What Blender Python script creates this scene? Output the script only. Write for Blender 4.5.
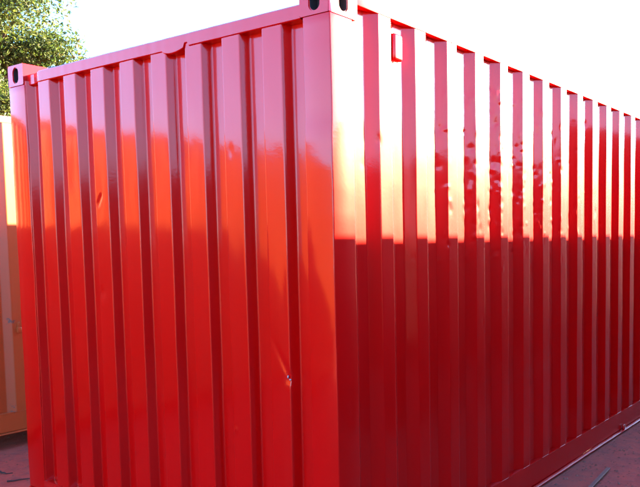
import bpy, bmesh, math, random
from mathutils import Vector, Matrix, noise
import numpy as np

S = bpy.context.scene
for o in list(bpy.data.objects):
    bpy.data.objects.remove(o, do_unlink=True)
COL = S.collection
rad = math.radians

# ------------------------------------------------------------------ camera
cd = bpy.data.cameras.new('camera')
cam = bpy.data.objects.new('camera', cd)
COL.objects.link(cam)
cd.sensor_fit = 'HORIZONTAL'
cd.sensor_width = 36.0
cd.lens = 743.94 / 640 * 36.0
cd.shift_x = -97.5 / 640
cd.shift_y = 51.9 / 640
cd.clip_start = 0.05
cd.clip_end = 2000
R_ = Vector((0.82732015, 0.56159228, -0.01246932))
U_ = Vector((-0.03137559, 0.06836215, 0.99716708))
F_ = Vector((-0.56085377, 0.82458518, -0.07417768))
m = Matrix((R_, U_, -F_)).transposed().to_4x4()
m.translation = (1.97151, -2.30488, 1.56499)
cam.matrix_world = m
S.camera = cam

# ------------------------------------------------------------------ light
PHI = rad(62)            # sun bearing, from +x (side wall normal) towards +y
ELEV = rad(16.5)
SKY_STRENGTH = 0.08
SUN_STRENGTH = 5.0
EXPOSURE = 4.42
w = bpy.data.worlds.new('World')
S.world = w
w.use_nodes = True
nt = w.node_tree
bg = nt.nodes['Background']
sky = nt.nodes.new('ShaderNodeTexSky')
sky.sky_type = 'NISHITA'
sky.sun_disc = False
sky.sun_elevation = ELEV
sky.sun_rotation = math.pi / 2 - PHI
sky.air_density = 1.0
sky.dust_density = 0.55
sky.ozone_density = 7.0
nt.links.new(sky.outputs[0], bg.inputs[0])
bg.inputs[1].default_value = SKY_STRENGTH
sd = bpy.data.lights.new('sun', 'SUN')
sun = bpy.data.objects.new('sun', sd)
COL.objects.link(sun)
sd.energy = SUN_STRENGTH
sd.angle = rad(0.5)
sd.color = (1.0, 0.86, 0.58)
sdir = Vector((math.cos(PHI) * math.cos(ELEV), math.sin(PHI) * math.cos(ELEV), math.sin(ELEV)))
sun.rotation_euler = sdir.to_track_quat('Z', 'Y').to_euler()
sun.location = sdir * 60
vs = S.view_settings
vs.view_transform = 'Standard'
vs.look = 'None'
vs.gamma = 1.0
vs.exposure = EXPOSURE
vs.use_curve_mapping = False
S.render.engine = 'CYCLES'
S.cycles.max_bounces = 8
S.cycles.glossy_bounces = 5
S.cycles.caustics_reflective = True


# ------------------------------------------------------------------ materials
class NT:
    def __init__(s, name):
        s.m = bpy.data.materials.new(name)
        s.m.use_nodes = True
        s.t = s.m.node_tree
        s.b = s.t.nodes['Principled BSDF']

    def n(s, typ, **kw):
        nd = s.t.nodes.new(typ)
        for k, v in kw.items():
            setattr(nd, k, v)
        return nd

    def l(s, a, b):
        s.t.links.new(a, b)

    def coord(s):
        return s.n('ShaderNodeTexCoord').outputs['Object']

    def noise(s, vec, scale, detail=4, rough=.55, stretch=None):
        if stretch:
            mp = s.n('ShaderNodeMapping')
            mp.inputs['Scale'].default_value = stretch
            s.l(vec, mp.inputs['Vector'])
            vec = mp.outputs[0]
        t = s.n('ShaderNodeTexNoise')
        t.inputs['Scale'].default_value = scale
        t.inputs['Detail'].default_value = detail
        t.inputs['Roughness'].default_value = rough
        s.l(vec, t.inputs['Vector'])
        return t.outputs['Fac']

    def ramp(s, fac, stops):
        r = s.n('ShaderNodeValToRGB')
        e = r.color_ramp.elements
        while len(e) < len(stops):
            e.new(.5)
        for k, (p, c) in enumerate(stops):
            e[k].position = p
            e[k].color = (c, c, c, 1) if not isinstance(c, tuple) else (*c, 1)
        s.l(fac, r.inputs[0])
        return r.outputs[0]

    def mix(s, fac, a, b):
        x = s.n('ShaderNodeMix', data_type='RGBA')
        for sock, v in ((x.inputs[0], fac), (x.inputs[6], a), (x.inputs[7], b)):
            if hasattr(v, 'links') or hasattr(v, 'is_linked'):
                s.l(v, sock)
            elif isinstance(v, tuple):
                sock.default_value = (*v, 1)
            else:
                sock.default_value = v
        return x.outputs[2]

    def bump(s, h, strength, dist, normal=None):
        b = s.n('ShaderNodeBump')
        b.inputs['Strength'].default_value = strength
        b.inputs['Distance'].default_value = dist
        s.l(h, b.inputs['Height'])
        if normal:
            s.l(normal, b.inputs['Normal'])
        return b.outputs[0]


def paint(name, col, col2, rough=.46, coat=1.0, coat_rough=.06, coat_ior=1.6, chips=.0, chipcol=(.12, .06, .04), spec=.5, sheen=None, dirt=.06):
    N = NT(name)
    c = N.coord()
    n1 = N.noise(c, 1.3, 5, .6)
    n2 = N.noise(c, 9.0, 5, .65, (1, 1, .12))      # rain streaks run down the sheet
    n3 = N.noise(c, 60, 3, .6)
    base = N.mix(N.ramp(n1, [(.35, 0.), (.7, 1.)]), col, col2)
    dust = N.ramp(n2, [(.52, 0.), (.78, dirt)])
    base = N.mix(dust, base, (.30, .16, .12))
    if chips > 0:
        ch = N.ramp(N.noise(c, 5.5, 8, .72), [(1 - chips, 0.), (1 - chips + .03, 1.)])
        base = N.mix(ch, base, chipcol)
    N.l(base, N.b.inputs['Base Color'])
    rr = N.n('ShaderNodeMapRange')
    rr.inputs['To Min'].default_value = rough - .05
    rr.inputs['To Max'].default_value = rough + .06
    N.l(n2, rr.inputs[0])
    N.l(rr.outputs[0], N.b.inputs['Roughness'])
    N.b.inputs['Specular IOR Level'].default_value = spec
    N.b.inputs['Coat Weight'].default_value = coat
    N.b.inputs['Coat IOR'].default_value = coat_ior
    cr = N.n('ShaderNodeMapRange')
    cr.inputs['To Min'].default_value = coat_rough * .5
    cr.inputs['To Max'].default_value = coat_rough * 1.6
    N.l(n1, cr.inputs[0])
    N.l(cr.outputs[0], N.b.inputs['Coat Roughness'])
    b1 = N.bump(N.noise(c, 3.2, 3, .5, (1, 1, .45)), .35, .006)
    b2 = N.bump(n3, .10, .0015, b1)
    N.l(b2, N.b.inputs['Normal'])
    N.l(b2, N.b.inputs['Coat Normal'])
    if sheen:                                     # pigmented satin layer under the clear coat
        gl = N.n('ShaderNodeBsdfGlossy')
        gl.inputs['Color'].default_value = (*sheen[1], 1)
        N.l(rr.outputs[0], gl.inputs['Roughness'])
        N.l(b2, gl.inputs['Normal'])
        mx = N.n('ShaderNodeMixShader')
        mx.inputs[0].default_value = sheen[0]
        N.l(N.b.outputs[0], mx.inputs[1])
        N.l(gl.outputs[0], mx.inputs[2])
        N.l(mx.outputs[0], N.t.nodes['Material Output'].inputs[0])
    return N.m


def simple(name, col, rough=.7, metal=0., nscale=20, var=.25, bump=.3, dist=.004):
    N = NT(name)
    c = N.coord()
    n = N.noise(c, nscale, 6, .65)
    dark = tuple(v * (1 - var) for v in col)
    lite = tuple(min(1, v * (1 + var)) for v in col)
    N.l(N.mix(N.ramp(n, [(.3, 0.), (.7, 1.)]), dark, lite), N.b.inputs['Base Color'])
    N.b.inputs['Roughness'].default_value = rough
    N.b.inputs['Metallic'].default_value = metal
    N.l(N.bump(n, bump, dist), N.b.inputs['Normal'])
    return N.m


M = {}
M['red'] = paint('red_gloss_paint', (.43, .0002, .0008), (.39, .0002, .0008), rough=.36, coat_ior=1.385, coat_rough=.10, spec=.03, sheen=(.0145, (1, .24, .05)), dirt=.008)
M['orange'] = paint('orange_worn_paint', (.42, .075, .014), (.38, .066, .012), rough=.42, coat=.25, coat_rough=.2,
                    coat_ior=1.5, chips=.385)
M['maroon'] = paint('maroon_worn_paint', (.19, .004, .004), (.16, .004, .004), rough=.5, coat=.1, coat_rough=.3,
                    coat_ior=1.4, dirt=.0)
M['dark'] = simple('casting_hole_shade', (.02, .012, .012), .8)  # near-black colour paints the shade inside the casting holes
M['bare'] = simple('scraped_steel', (.30, .25, .25), .45, .3, 60)
M['steel'] = simple('rusty_flat_bar', (.13, .066, .045), .5, .3, 60)
M['wood'] = simple('grey_timber', (.16, .12, .09), .85, 0, 14)
M['bark'] = simple('bark', (.11, .085, .06), .9, 0, 9, .4, .8, .03)
M['twig'] = simple('twig', (.04, .02, .015), .9, 0, 30)


def ground_mat():
    N = NT('compacted_red_earth')
    c = N.coord()
    a = N.noise(c, .9, 6, .6)
    b = N.noise(c, 7, 7, .7)
    f = N.noise(c, 55, 4, .7)
    col = N.mix(N.ramp(a, [(.3, 0.), (.7, 1.)]), (.28, .037, .017), (.36, .052, .024))
    col = N.mix(N.ramp(b, [(.42, 0.), (.66, .75)]), col, (.14, .028, .019))
    col = N.mix(N.ramp(f, [(.55, 0.), (.75, .55)]), col, (.32, .075, .044))
    N.l(col, N.b.inputs['Base Color'])
    N.b.inputs['Roughness'].default_value = .9
    N.l(N.bump(f, .5, .008, N.bump(b, .5, .03)), N.b.inputs['Normal'])
    return N.m


def leaf_mat():
    N = NT('leaf')
    geo = N.n('ShaderNodeNewGeometry')
    r = geo.outputs['Random Per Island']
    col = N.ramp(r, [(0., (.026, .046, .010)), (.5, (.055, .082, .014)), (.85, (.105, .125, .022)), (1., (.08, .06, .022))])
    N.l(col, N.b.inputs['Base Color'])
    N.b.inputs['Roughness'].default_value = .6
    N.b.inputs['Specular IOR Level'].default_value = .3
    tr = N.n('ShaderNodeBsdfTranslucent')
    N.l(col, tr.inputs[0])
    mx = N.n('ShaderNodeMixShader')
    mx.inputs[0].default_value = .5
    N.l(N.b.outputs[0], mx.inputs[1])
    N.l(tr.outputs[0], mx.inputs[2])
    N.l(mx.outputs[0], N.t.nodes['Material Output'].inputs[0])
    return N.m


M['ground'] = ground_mat()
M['leaf'] = leaf_mat()
M['stone'] = simple('gravel', (.18, .060, .036), .9, 0, 12)


# ------------------------------------------------------------------ helpers
def link(o, parent=None):
    COL.objects.link(o)
    if parent:
        o.parent = parent
    return o


def obj(name, bm, mat, parent=None, smooth=None):
    me = bpy.data.meshes.new(name)
    bmesh.ops.recalc_face_normals(bm, faces=bm.faces) if smooth != 'keep' else None
    bm.to_mesh(me)
    bm.free()
    me.materials.append(mat)
    if smooth:
        for p in me.polygons:
            p.use_smooth = True
        if smooth != 'keep':
            me.set_sharp_from_angle(angle=rad(38))
    return link(bpy.data.objects.new(name, me), parent)


def tag(o, label, cat, group=None):
    o['label'] = label
    o['category'] = cat
    if group:
        o['group'] = group
    return o


def empty(name, loc, rz=0):
    o = bpy.data.objects.new(name, None)
    o.location = loc
    o.rotation_euler = (0, 0, rz)
    o.empty_display_size = .3
    return link(o)


def copy_tree(o, parent=None):
    c = o.copy()
    COL.objects.link(c)
    c.parent = parent
    for ch in o.children:
        copy_tree(ch, c)
    return c


def box(x0, x1, y0, y1, z0, z1, bev=.004, seg=2, bm=None, wob=0., cuts=0):
    b = bmesh.new()
    bmesh.ops.create_cube(b, size=1)
    for v in b.verts:
        v.co = Vector((x0 + (v.co.x + .5) * (x1 - x0), y0 + (v.co.y + .5) * (y1 - y0), z0 + (v.co.z + .5) * (z1 - z0)))
    if bev > 0:
        bmesh.ops.bevel(b, geom=b.edges[:], offset=bev, segments=seg, profile=.5, affect='EDGES')
    if cuts:
        ax = max(range(3), key=lambda k: (x1 - x0, y1 - y0, z1 - z0)[k])
        lo, hi = (x0, y0, z0)[ax], (x1, y1, z1)[ax]
        for k in range(1, cuts):
            pc = Vector((0, 0, 0))
            pc[ax] = lo + (hi - lo) * k / cuts
            nn = Vector((0, 0, 0))
            nn[ax] = 1
            bmesh.ops.bisect_plane(b, geom=b.verts[:] + b.edges[:] + b.faces[:], plane_co=pc, plane_no=nn)
        for v in b.verts:
            q = v.co[ax] * 4
            for k in range(3):
                if k != ax:
                    v.co[k] += wob * (noise.noise(Vector((q, 7.3 * k + x0 * 3, y0))) + .5 * noise.noise(
                        Vector((q * 3.1, 3.3 * k, 5 + y0))))
    if bm is None:
        return b
    tmp = bpy.data.meshes.new('t')
    b.to_mesh(tmp)
    b.free()
    bm.from_mesh(tmp)
    bpy.data.meshes.remove(tmp)
    return bm


def stadium(w_, h_, n=24):
    """outline of an upright oval hole, centred on 0"""
    r = w_ / 2
    s = h_ / 2 - r
    out = []
    for k in range(n):
        a = 2 * math.pi * k / n
        x, y = r * math.cos(a), r * math.sin(a)
        out.append((x, y + (s if math.sin(a) >= 0 else -s)))
    return out


def holed_face(bm, org, eu, ev, nrm, wu, wv, hw, hh, depth):
    """rectangle wu x wv (centre org, axes eu, ev, outward nrm) with an oval pocket"""
    pts = stadium(hw, hh)
    n = len(pts)
    outer, inner, back = [], [], []
    for x, y in pts:
        a = math.atan2(y, x)
        k = min((wu / 2) / max(1e-9, abs(math.cos(a))), (wv / 2) / max(1e-9, abs(math.sin(a))))
        outer.append(bm.verts.new(org + eu * k * math.cos(a) + ev * k * math.sin(a)))
        inner.append(bm.verts.new(org + eu * x + ev * y))
        back.append(bm.verts.new(org + eu * x * .96 + ev * y * .96 - nrm * depth))
    for i in range(n):
        j = (i + 1) % n
        bm.faces.new((outer[i], outer[j], inner[j], inner[i]))
        bm.faces.new((inner[i], inner[j], back[j], back[i])).material_index = 1
    bm.faces.new(back[::-1]).material_index = 1
    # fill the four rectangle corners the radial fan leaves open
    for su in (-1, 1):
        for sv in (-1, 1):
            c = bm.verts.new(org + eu * su * wu / 2 + ev * sv * wv / 2)
            def key(v):
                return (v.co - c.co).length
            on_u = min((v for v in outer if abs((v.co - c.co).dot(ev)) < 1e-6), key=key)
            on_v = min((v for v in outer if abs((v.co - c.co).dot(eu)) < 1e-6), key=key)
            if on_u is not on_v:
                bm.faces.new((c, on_u, on_v))


def casting(sx, sy, W, L, z0, hh):
    """ISO corner casting; sx, sy = which outer faces (x=0 or -W, y=0 or L)"""
    bm = bmesh.new()
    wx, wy = .160, .176
    X = Vector((1, 0, 0)); Y = Vector((0, 1, 0)); Z = Vector((0, 0, 1))
    xo = 0.0006 if sx > 0 else -W - .0006
    yo = -.0015 if sy < 0 else L + .0015
    cx = xo - sx * wx / 2
    cy = yo - sy * wy / 2
    zc = z0 + hh / 2
    holed_face(bm, Vector((cx, yo, zc)), X, Z, Y * sy, wx, hh, .054, .084, .05)
    holed_face(bm, Vector((xo, cy, zc)), Y, Z, X * sx, wy, hh, .052, .080, .05)
    # plain faces
    a = [Vector((cx + i * wx / 2, cy + j * wy / 2, z0 + k * hh)) for k in (0, 1) for j in (-1, 1) for i in (-1, 1)]
    v = [bm.verts.new(p) for p in a]
    bm.faces.new((v[0], v[1], v[3], v[2]))
    bm.faces.new((v[4], v[5], v[7], v[6]))
    i0, i1 = (0, 2) if sx > 0 else (1, 3)
    bm.faces.new((v[i0], v[i1], v[i1 + 4], v[i0 + 4]))
    j0, j1 = (2, 3) if sy < 0 else (0, 1)
    bm.faces.new((v[j0], v[j1], v[j1 + 4], v[j0 + 4]))
    bmesh.ops.remove_doubles(bm, verts=bm.verts, dist=1e-5)
    bm.normal_update()
    bmesh.ops.recalc_face_normals(bm, faces=bm.faces)
    es = [e for e in bm.edges if len(e.link_faces) == 2 and e.calc_face_angle() > .8 and all(
        (abs(q.co.x - xo) < 1e-4 or abs(q.co.y - yo) < 1e-4 or abs(q.co.z - z0) < 1e-4 or abs(q.co.z - z0 - hh) < 1e-4)
        for q in e.verts)]
    bmesh.ops.bevel(bm, geom=es, offset=.004, segments=2, affect='EDGES', clamp_overlap=True)
    return bm


def rounded(pts, r, seg=3, pad=.006):
    """fillet a polyline of (s, depth); extra points beside each bend keep flats flat"""
    P = [Vector(p) for p in pts]
    out = [P[0]]
    for i in range(1, len(P) - 1):
        a, b, c = P[i - 1], P[i], P[i + 1]
        u, v = (a - b).normalized(), (c - b).normalized()
        ang = math.acos(max(-1, min(1, u.dot(v))))
        t = min(r / math.tan(ang / 2), (a - b).length * .42, (c - b).length * .42)
        p0, p1 = b + u * t, b + v * t
        if (a - b).length > 2 * (t + pad) + .004:
            out.append(b + u * (t + pad))
        for k in range(seg + 1):
            q = k / seg
            out.append(p0 * (1 - q) ** 2 + b * 2 * q * (1 - q) + p1 * q * q)
        if (c - b).length > 2 * (t + pad) + .004:
            out.append(b + v * (t + pad))
    out.append(P[-1])
    return [(p.x, p.y) for p in out]


def sheet(prof, zs, place, disp=None):
    """corrugated sheet from a profile; place(s, depth, z) -> point"""
    bm = bmesh.new()
    rows = []
    for z in zs:
        row = []
        for s, d in prof:
            dd = d + (disp(s, d, z) if disp else 0)
            row.append(bm.verts.new(place(s, dd, z)))
        rows.append(row)
    for a, b in zip(rows, rows[1:]):
        for i in range(len(prof) - 1):
            bm.faces.new((a[i], a[i + 1], b[i + 1], b[i]))
    return bm


def side_profile(L, start=.14, tip=.132, pitch=.28, slope=.060, inner=.072, depth=.036, off=.003, r=.008, seg=3):
    pts = [(start - .03, off)]
    k = 0
    while True:
        t = tip + pitch * k
        if t + 2 * slope + inner > L - .13:
            break
        if t > start + .002 or k == 0:
            a = max(t, start)
            pts += [(a, off), (a + slope, off + depth), (a + slope + inner, off + depth), (t + 2 * slope + inner, off)] if a == t else \
                   [(a, off), (t + slope, off + depth), (t + slope + inner, off + depth), (t + 2 * slope + inner, off)]
        k += 1
    pts.append((L - .10, off))
    return rounded(pts, r, seg)


def end_profile(W, r0=-2.1426, pitch=.251, outer=.114, slope=.022, depth=.045, off=.006, n=8, r=.008, seg=3):
    pts = [(-W + .15, off), (-W + .169, off), (-W + .169 + slope, off + depth)]
    for k in range(n):
        a = r0 + pitch * k
        pts += [(a - slope, off + depth), (a, off), (a + outer, off), (a + outer + slope, off + depth)]
    pts += [(-.146 - slope, off + depth), (-.146, off), (-.12, off)]
    return rounded(pts, r, seg)


def container(name, loc, L, H, mat, hi=False, side_kw=None, disp_side=None, disp_end=None, mesh_seed=0):
    W = 2.438
    root = empty(name, loc)
    seg = 3 if hi else 1
    zt, zb = H - .118, .165
    # castings and posts
    for sx in (1, -1):
        for sy in (-1, 1):
            for z0 in (0, H - .118):
                obj('corner_casting', casting(sx, sy, W, L, z0, .118), mat, root, True).data.materials.append(M['dark'])
            x0, x1 = (-.146, 0) if sx > 0 else (-W, -W + .168)
            y0, y1 = (0, .142) if sy < 0 else (L - .142, L)
            obj('corner_post', box(x0, x1, y0, y1, .1185, zt - .0005, .006, 3, wob=.0025 if hi else 0, cuts=60 if hi else 0),
                mat, root, True)
    # rails
    for sx in (1, -1):
        e = 0 if sx > 0 else -W
        def X(a, b):
            return (min(e - sx * a, e - sx * b), max(e - sx * a, e - sx * b))
        x0, x1 = X(0, .06)
        obj('top_side_rail', box(x0, x1, .1725, L - .1725, H - .053, H - .002, .0025, 2, wob=.001 if hi else 0,
                                 cuts=40 if hi else 0), mat, root, True)
        # bottom rail: web, top ledge, bottom lip that stands out
        bm = bmesh.new()
        x0, x1 = X(.002, .008)
        box(x0, x1, .1725, L - .1725, .024, .168, .002, 1, bm, .0015 if hi else 0, 40 if hi else 0)
        x0, x1 = X(.0005, .055)
        box(x0, x1, .1725, L - .1725, .164, .170, .0022, 2, bm, .0015 if hi else 0, 60 if hi else 0)
        x0, x1 = X(-.028, .05)
        box(x0, x1, .1725, L - .1725, .012, .020, .003, 2, bm, .0025 if hi else 0, 60 if hi else 0)
        obj('bottom_side_rail', bm, mat, root, True)
    # end header and sills
    if hi:
        prof = []
        n = 220
        bm = bmesh.new()
        rows = []
        for k in range(n + 1):
            x = -W + .158 + (W - .316) * k / n
            inset = .022 * (1 - min(1, max(0, (x + 2.20) / .07)))
            wv = .0018 * noise.noise(Vector((x * 5, 0, 3))) + .0012 * noise.noise(Vector((x * 19, 2, 3)))
            b0, y0 = 2.468, inset + wv
            if -1.045 < x < -.882:
                q = (x + 1.045) / .163
                b0 -= .017 * math.sin(math.pi * q ** .8) ** .7
            elif -.882 <= x < -.860:
                b0 += .016
            t0 = 2.529 + .0015 * noise.noise(Vector((x * 7, 9, 3)))
            sec = [(y0 + .05, b0), (y0 + .004, b0), (y0, b0 + .004), (y0, t0 - .006), (y0 + .006, t0), (y0 + .07, t0)]
            rows.append([bm.verts.new((x, yy, zz)) for yy, zz in sec])
        for a, b in zip(rows, rows[1:]):
            for i in range(5):
                bm.faces.new((a[i], b[i], b[i + 1], a[i + 1]))
        obj('end_header', bm, mat, root, True)
    else:
        obj('end_header', box(-W + .158, -.158, 0, .07, H - .123, H - .062, .004), mat, root, True)
    obj('door_header', box(-W + .158, -.158, L - .07, L, H - .123, H - .062, .004), mat, root, True)
    obj('end_sill', box(-W + .158, -.158, .001, .07, .02, .178, .004), mat, root, True)
    obj('door_sill', box(-W + .158, -.158, L - .07, L - .001, .02, .178, .004), mat, root, True)
    # walls
    sp = side_profile(L, seg=seg, **(side_kw or {}))
    nz = 290 if hi else 2
    zs = [.168 + (H - .045 - .168) * k / nz for k in range(nz + 1)]
    for sx in (1, -1):
        e = 0 if sx > 0 else -W
        use_hi = hi and sx > 0
        z2 = zs if use_hi else [zs[0], zs[-1]]
        bm = sheet(densify(sp, .009, 3.3) if use_hi else sp, z2, lambda s, d, z: (e - sx * d, s, z), disp_side if use_hi else None)
        obj('side_wall', bm, mat, root, True)
    ep = end_profile(W, seg=seg)
    ep = densify(ep, .010, 0) if hi else ep
    ne = 200 if hi else 2
    z3 = [.17 + (H - .10 - .17) * k / ne for k in range(ne + 1)]
    obj('end_wall', sheet(ep, z3, lambda s, d, z: (s, d, z), disp_end if hi else None), mat, root, True)
    # roof, set down between the rails
    rp = [(.06, .0)]
    k = 0
    while .2 + .3 * k + .2 < L - .1:
        a = .2 + .3 * k
        rp += [(a, 0), (a + .03, .018), (a + .10, .018), (a + .13, 0)]
        k += 1
    rp.append((L - .06, 0))
    obj('roof', sheet(rp, [-W + .058, -.058], lambda s, d, z: (z, s, H - .068 + d)), mat, root, True)
    # two door leaves with lock rods on the far end
    for k in (0, 1):
        x0 = -W + .175 + k * 1.052
        d = obj('door_leaf', box(x0, x0 + 1.04, L - .055, L - .01, .182, H - .126, .004), mat, root, True)
        for q in (.3, .74):
            obj('lock_rod', box(x0 + q - .016, x0 + q + .016, L - .008, L + .022, .09, H - .07, .008, 2), mat, d, True)
    return root


# ------------------------------------------------------------------ ground
bm = bmesh.new()
coords = sorted(set([round(-6 + .25 * k, 3) for k in range(49)] + [-800, -200, -60, -20, -10, 10, 20, 60, 200, 800]))
vv = {}
for i, x in enumerate(coords):
    for j, y in enumerate(coords):
        near = max(0, 1 - max(abs(x), abs(y)) / 6)
        inside = -2.7 < x < .02 and -.3 < y < 6.4
        h = 0 if inside else -.012 * near * abs(noise.noise(Vector((x * 1.7, y * 1.7, 2)))) * 2
        vv[i, j] = bm.verts.new((x, y, h))
for i in range(len(coords) - 1):
    for j in range(len(coords) - 1):
        bm.faces.new((vv[i, j], vv[i + 1, j], vv[i + 1, j + 1], vv[i, j + 1]))
g = obj('ground', bm, M['ground'], None, True)
g['kind'] = 'structure'


# ------------------------------------------------------------------ red container
def gauss(a, b, ra, rb):
    return math.exp(-(a / ra) ** 2 - (b / rb) ** 2)


def seg_dist(px, pz, ax, az, bx, bz):
    ux, uz = bx - ax, bz - az
    t = max(0, min(1, ((px - ax) * ux + (pz - az) * uz) / (ux * ux + uz * uz)))
    return math.hypot(px - ax - t * ux, pz - az - t * uz), t


def disp_end(s, d, z):
    """positive = pushed in"""
    h = .0022 * noise.noise(Vector((s * 3.1, z * 2.0, 1.7))) + .0009 * noise.noise(Vector((s * 11, z * 5.0, 4.4)))
    q, t = seg_dist(s, z, -1.622, 1.772, -1.592, 1.815)
    h += .006 * math.exp(-(q / .011) ** 2)
    q, t = seg_dist(s, z, -.385, 1.17, -.276, .985)
    h += (.0012 + .003 * t) * math.exp(-(q / .013) ** 2)
    h += .005 * gauss(s + .280, z - .965, .018, .018)
    h -= .007 * gauss(s + .619, z - .705, .011, .011)
    h += .006 * gauss(s + 1.62, z - 1.31, .03, .03)
    h += .0012 * gauss(s + .595, z - 1.97, .010, .03)
    # long bow in the last ribs
    h += .004 * gauss(s + .28, z - 1.35, .05, .45)
    return h


CR = random.Random(5)
CRUMPLE = []
BENDS = [.132 + .28 * k + q for k in range(2, 11) for q in (.132, .192, .192)]
for k in range(620):
    y = CR.choice(BENDS) + CR.gauss(0, .022)
    if CR.random() > math.exp(-((y - 1.5) / .75) ** 2):
        continue
    z = CR.triangular(1.35, 2.5, 1.72)
    CRUMPLE.append((y, z, CR.uniform(.006, .015), CR.uniform(.007, .028), CR.uniform(-.0026, .0026)))
for k in range(40):
    CRUMPLE.append((CR.uniform(.2, 3.2), CR.uniform(1.1, 2.4), CR.uniform(.007, .015), CR.uniform(.008, .03), CR.uniform(-.002, .003)))
NEAR = {}


def disp_side(s, d, z):
    h = .0020 * noise.noise(Vector((s * 2.3, z * 1.9, 8.1))) + .0008 * noise.noise(Vector((s * 9, z * 6.0, 2.4)))
    if s < 3.3 and 1.0 < z:
        if s not in NEAR:
            NEAR[s] = [(zz, rz, am * math.exp(-((s - y) / ry) ** 2)) for y, zz, ry, rz, am in CRUMPLE if abs(s - y) < 2.8 * ry]
        for zz, rz, am in NEAR[s]:
            b = (z - zz) / rz
            if -3 < b < 3:
                h += am * math.exp(-b * b)
    if z < .26 or z > 2.46:
        h *= max(0, min(1, (z - .168) / .09, (2.55 - z) / .09))
    return h


def densify(prof, gap, upto):
    out = [prof[0]]
    for a, b in zip(prof, prof[1:]):
        n = max(1, math.ceil((b[0] - a[0]) / gap)) if a[0] < upto else 1
        out += [(a[0] + (b[0] - a[0]) * k / n, a[1] + (b[1] - a[1]) * k / n) for k in range(1, n + 1)]
    return out


red = container('shipping_container', (0, 0, 0), 6.058, 2.591, M['red'], hi=True, disp_side=disp_side, disp_end=disp_end)
tag(red, 'glossy red corrugated steel shipping container standing on bare earth', 'container')

# ventilator cover in the second recess under the top rail
vb = box(-.036, .003, .432, .500, 2.365, 2.485, .012, 3)
obj('ventilator', vb, M['red'], red, True)
# scraped bare spots of the dented rib
for (x, z, a, b, y) in ((-.284, .982, .004, .007, .0), (-.274, .970, .006, .004, .003)):
    cb = bmesh.new()
    bmesh.ops.create_icosphere(cb, subdivisions=2, radius=1)
    for v in cb.verts:
        v.co = Vector((x + v.co.x * a * (1 + .5 * noise.noise(v.co * 2)), .009 + y + v.co.y * .004,
                       z + v.co.z * b * (1 + .5 * noise.noise(v.co * 2.3 + Vector((3, 0, 0))))))
    obj('paint_chip', cb, M['bare'], red, True)
# weld lump on the lower lip
obj('lug', box(.003, .022, 3.50, 3.53, .0205, .060, .004, 2), M['red'], red, True)

# ------------------------------------------------------------------ orange container beside it
LO, ENDY = 12.192, 2.9
y_org = ENDY - LO
# a flat of the corrugation must stand at y 0.655..0.745
tipk = (0.735 - y_org - .132) % .28
ora = container('shipping_container', (-3.80, y_org, .11), LO, 2.43, M['orange'], side_kw=dict(tip=.132 + tipk if tipk > .01 else .132 + tipk))
tag(ora, 'faded orange shipping container with scuffed paint, raised on timber blocks', 'container')
rg = bmesh.new()
box(.001, .030, 0, .030, 0, .045, .006, 2, rg)
box(.012, .022, .006, .024, .040, .085, .004, 2, rg)
ring = obj('lashing_lug', rg, M['orange'], ora, True)
ring.location = (-.004, .672 - y_org, .78)
for bx in (-3.98, -6.05):
    for by in (y_org + .35, y_org + 6.0, ENDY - .35):
        t = obj('timber_block', box(bx - .12, bx + .12, by - .28, by + .28, 0.0, .1095, .008, 2), M['wood'])
        tag(t, 'grey timber block under the raised orange container', 'timber block', 'blocks under the orange container')

# ------------------------------------------------------------------ unseen containers added to shade the aisle and fill reflections
first = container('shipping_container', (1.585 + 2.438, 2.5, 0), 12.192, 2.591, M['maroon'])  # added shadow caster out of view; dark red keeps its reflection red
tag(first, 'unseen long dark red container added across the aisle to shade the red side wall', 'container')
row = container('shipping_container', (5.9 + 2.438, -6.4, 0), 6.058, 2.591, M['maroon'])  # added out of view, shades the yard and reflects in the rib slopes
tag(row, 'unseen short dark red container added beyond the yard for shade and reflections', 'container')
row = copy_tree(row)
row.location = (5.9 + 2.438, 0.0, 0)
row['label'] = 'unseen short dark red container added behind the long one for shade and reflections'


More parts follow.
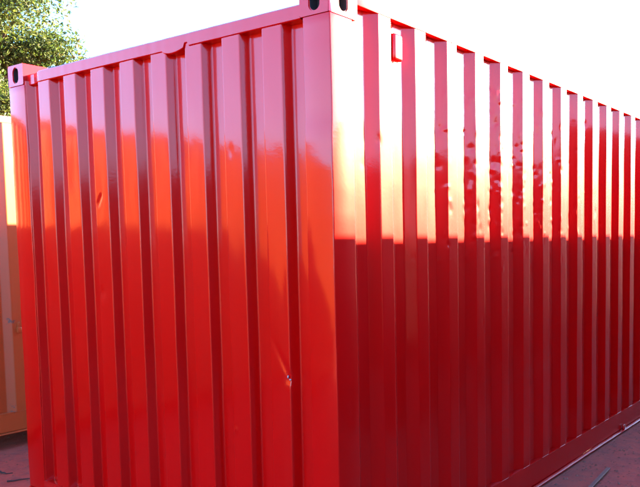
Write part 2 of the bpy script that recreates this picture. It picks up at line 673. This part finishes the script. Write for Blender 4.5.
# ------------------------------------------------------------------ tree
def tree(loc, height, crown_c, crown_r, seed, nleaf):
    R = random.Random(seed)
    root = empty('leafy_tree', loc)
    bm = bmesh.new()
    tips = []

    def limb(p, q, r0, r1, n=6, wob=.12):
        prev = None
        ax = (q - p)
        s1 = ax.orthogonal().normalized()
        s2 = ax.normalized().cross(s1)
        for k in range(n + 1):
            t = k / n
            c = p.lerp(q, t) + (s1 * R.gauss(0, wob) + s2 * R.gauss(0, wob)) * (t * (1 - t) * 2)
            r = r0 + (r1 - r0) * t
            ring = [bm.verts.new(c + (s1 * math.cos(a) + s2 * math.sin(a)) * r) for a in
                    [2 * math.pi * j / 7 for j in range(7)]]
            if prev:
                for j in range(7):
                    bm.faces.new((prev[j], prev[(j + 1) % 7], ring[(j + 1) % 7], ring[j]))
            prev = ring
    cc = Vector(crown_c)
    fork = Vector((cc.x * .4, cc.y * .4, height * .33))
    limb(Vector((0, 0, -.1)), fork, .26, .17, 8, .15)
    clumps = []
    for k in range(80):
        while True:
            d = Vector((R.uniform(-1, 1), R.uniform(-1, 1), R.uniform(-1, 1)))
            if .25 < d.length < 1:
                break
        e = cc + Vector((d.x * crown_r[0], d.y * crown_r[1], d.z * crown_r[2]))
        clumps.append((e, R.uniform(.55, 1.0)))
        if k < 18:
            limb(fork, e, .09, .015, 6, .3)
        else:
            o = clumps[R.randrange(0, 18)][0]
            limb(fork.lerp(o, .55), e, .05, .01, 5, .2)
    obj('trunk', bm, M['bark'], root, True)
    verts, faces = [], []
    for k in range(nleaf):
        c, r = clumps[R.randrange(len(clumps))]
        while True:
            d = Vector((R.uniform(-1, 1), R.uniform(-1, 1), R.uniform(-1, 1)))
            if d.length < 1:
                break
        d = d * (.35 + .65 * d.length)
        p = c + Vector((d.x * r, d.y * r, d.z * r * .75))
        n_ = Vector((R.gauss(0, 1), R.gauss(0, 1), R.gauss(.5, 1))).normalized()
        u = n_.orthogonal().normalized()
        u.rotate(Matrix.Rotation(R.uniform(0, 6.28), 3, n_))
        v = n_.cross(u)
        a = R.uniform(.03, .062)
        b = a * R.uniform(.35, .5)
        i = len(verts)
        verts += [p - u * a, p + v * b + n_ * .01, p + u * a, p - v * b + n_ * .01]
        faces.append((i, i + 1, i + 2, i + 3))
    me = bpy.data.meshes.new('crown')
    me.from_pydata([tuple(q) for q in verts], [], faces)
    me.materials.append(M['leaf'])
    cr = link(bpy.data.objects.new('crown', me), root)
    cr['kind'] = 'stuff'
    return root


t = tree((-14.8, 4.35, 0), 8.2, (0, 0, 5.3), (3.0, 3.0, 2.9), 4, 125000)
tag(t, 'leafy green tree rising behind the orange container', 'tree')

# ------------------------------------------------------------------ small things on the ground
d = Vector((.262 - .290, 2.46 - 2.094, 0))
bm = box(-.013, .013, 0, .44, .002, .012, .002, 1)
o = obj('metal_bar', bm, M['steel'])
o.location = (.297, 2.03, .004)
o.rotation_euler = (rad(1.0), 0, math.atan2(-d.x, d.y))
tag(o, 'short flat steel bar lying on the earth beside the red container', 'bar')


def twig(p, q, r, seed):
    R = random.Random(seed)
    bm = bmesh.new()
    p, q = Vector(p), Vector(q)
    ax = (q - p).normalized()
    s1 = ax.cross(Vector((0, 0, 1)))
    prev = None
    for k in range(6):
        tt = k / 5
        c = p.lerp(q, tt) + s1 * R.gauss(0, .012)
        rr = r * (1 - .6 * tt)
        ring = [bm.verts.new(c + (s1 * math.cos(a) + Vector((0, 0, 1)) * (math.sin(a) + .9)) * rr) for a in
                [2 * math.pi * j / 6 for j in range(6)]]
        if prev:
            for j in range(6):
                bm.faces.new((prev[j], prev[(j + 1) % 6], ring[(j + 1) % 6], ring[j]))
        prev = ring
    return obj('dry_twig', bm, M['twig'], None, True)


tag(twig((-3.02, .16, 0), (-2.90, .30, 0), .006, 1), 'thin dry twig on the earth by the red corner post', 'twig')
tag(twig((-3.28, .22, 0), (-3.16, .25, 0), .008, 2), 'short dark twig on the earth by the raised orange container', 'twig')

# loose grit along the containers
R = random.Random(11)
verts, faces = [], []
base = [(1, 0, 0), (-1, 0, 0), (0, 1, 0), (0, -1, 0), (0, 0, 1), (0, 0, -.4)]
fc = [(0, 2, 4), (2, 1, 4), (1, 3, 4), (3, 0, 4), (2, 0, 5), (1, 2, 5), (3, 1, 5), (0, 3, 5)]
for k in range(2600):
    if k % 3:
        x, y = .04 + abs(R.gauss(0, .5)), R.uniform(1.4, 6)
    else:
        x, y = R.uniform(-4.2, -2.5), R.uniform(-.6, 2.5)
    s = .003 + abs(R.gauss(0, .004))
    a = R.uniform(0, 6.28)
    i = len(verts)
    for bx, by, bz in base:
        bx, by = bx * math.cos(a) - by * math.sin(a), bx * math.sin(a) + by * math.cos(a)
        verts.append((x + bx * s * R.uniform(.7, 1.4), y + by * s * R.uniform(.7, 1.4), -.003 + (bz * R.uniform(.5, .9) + .2) * s))
    faces += [tuple(i + q for q in f) for f in fc]
me = bpy.data.meshes.new('grit')
me.from_pydata(verts, [], faces)
me.materials.append(M['stone'])
o = link(bpy.data.objects.new('grit', me))
o['kind'] = 'stuff'
tag(o, 'loose grit and small stones scattered on the earth', 'grit')
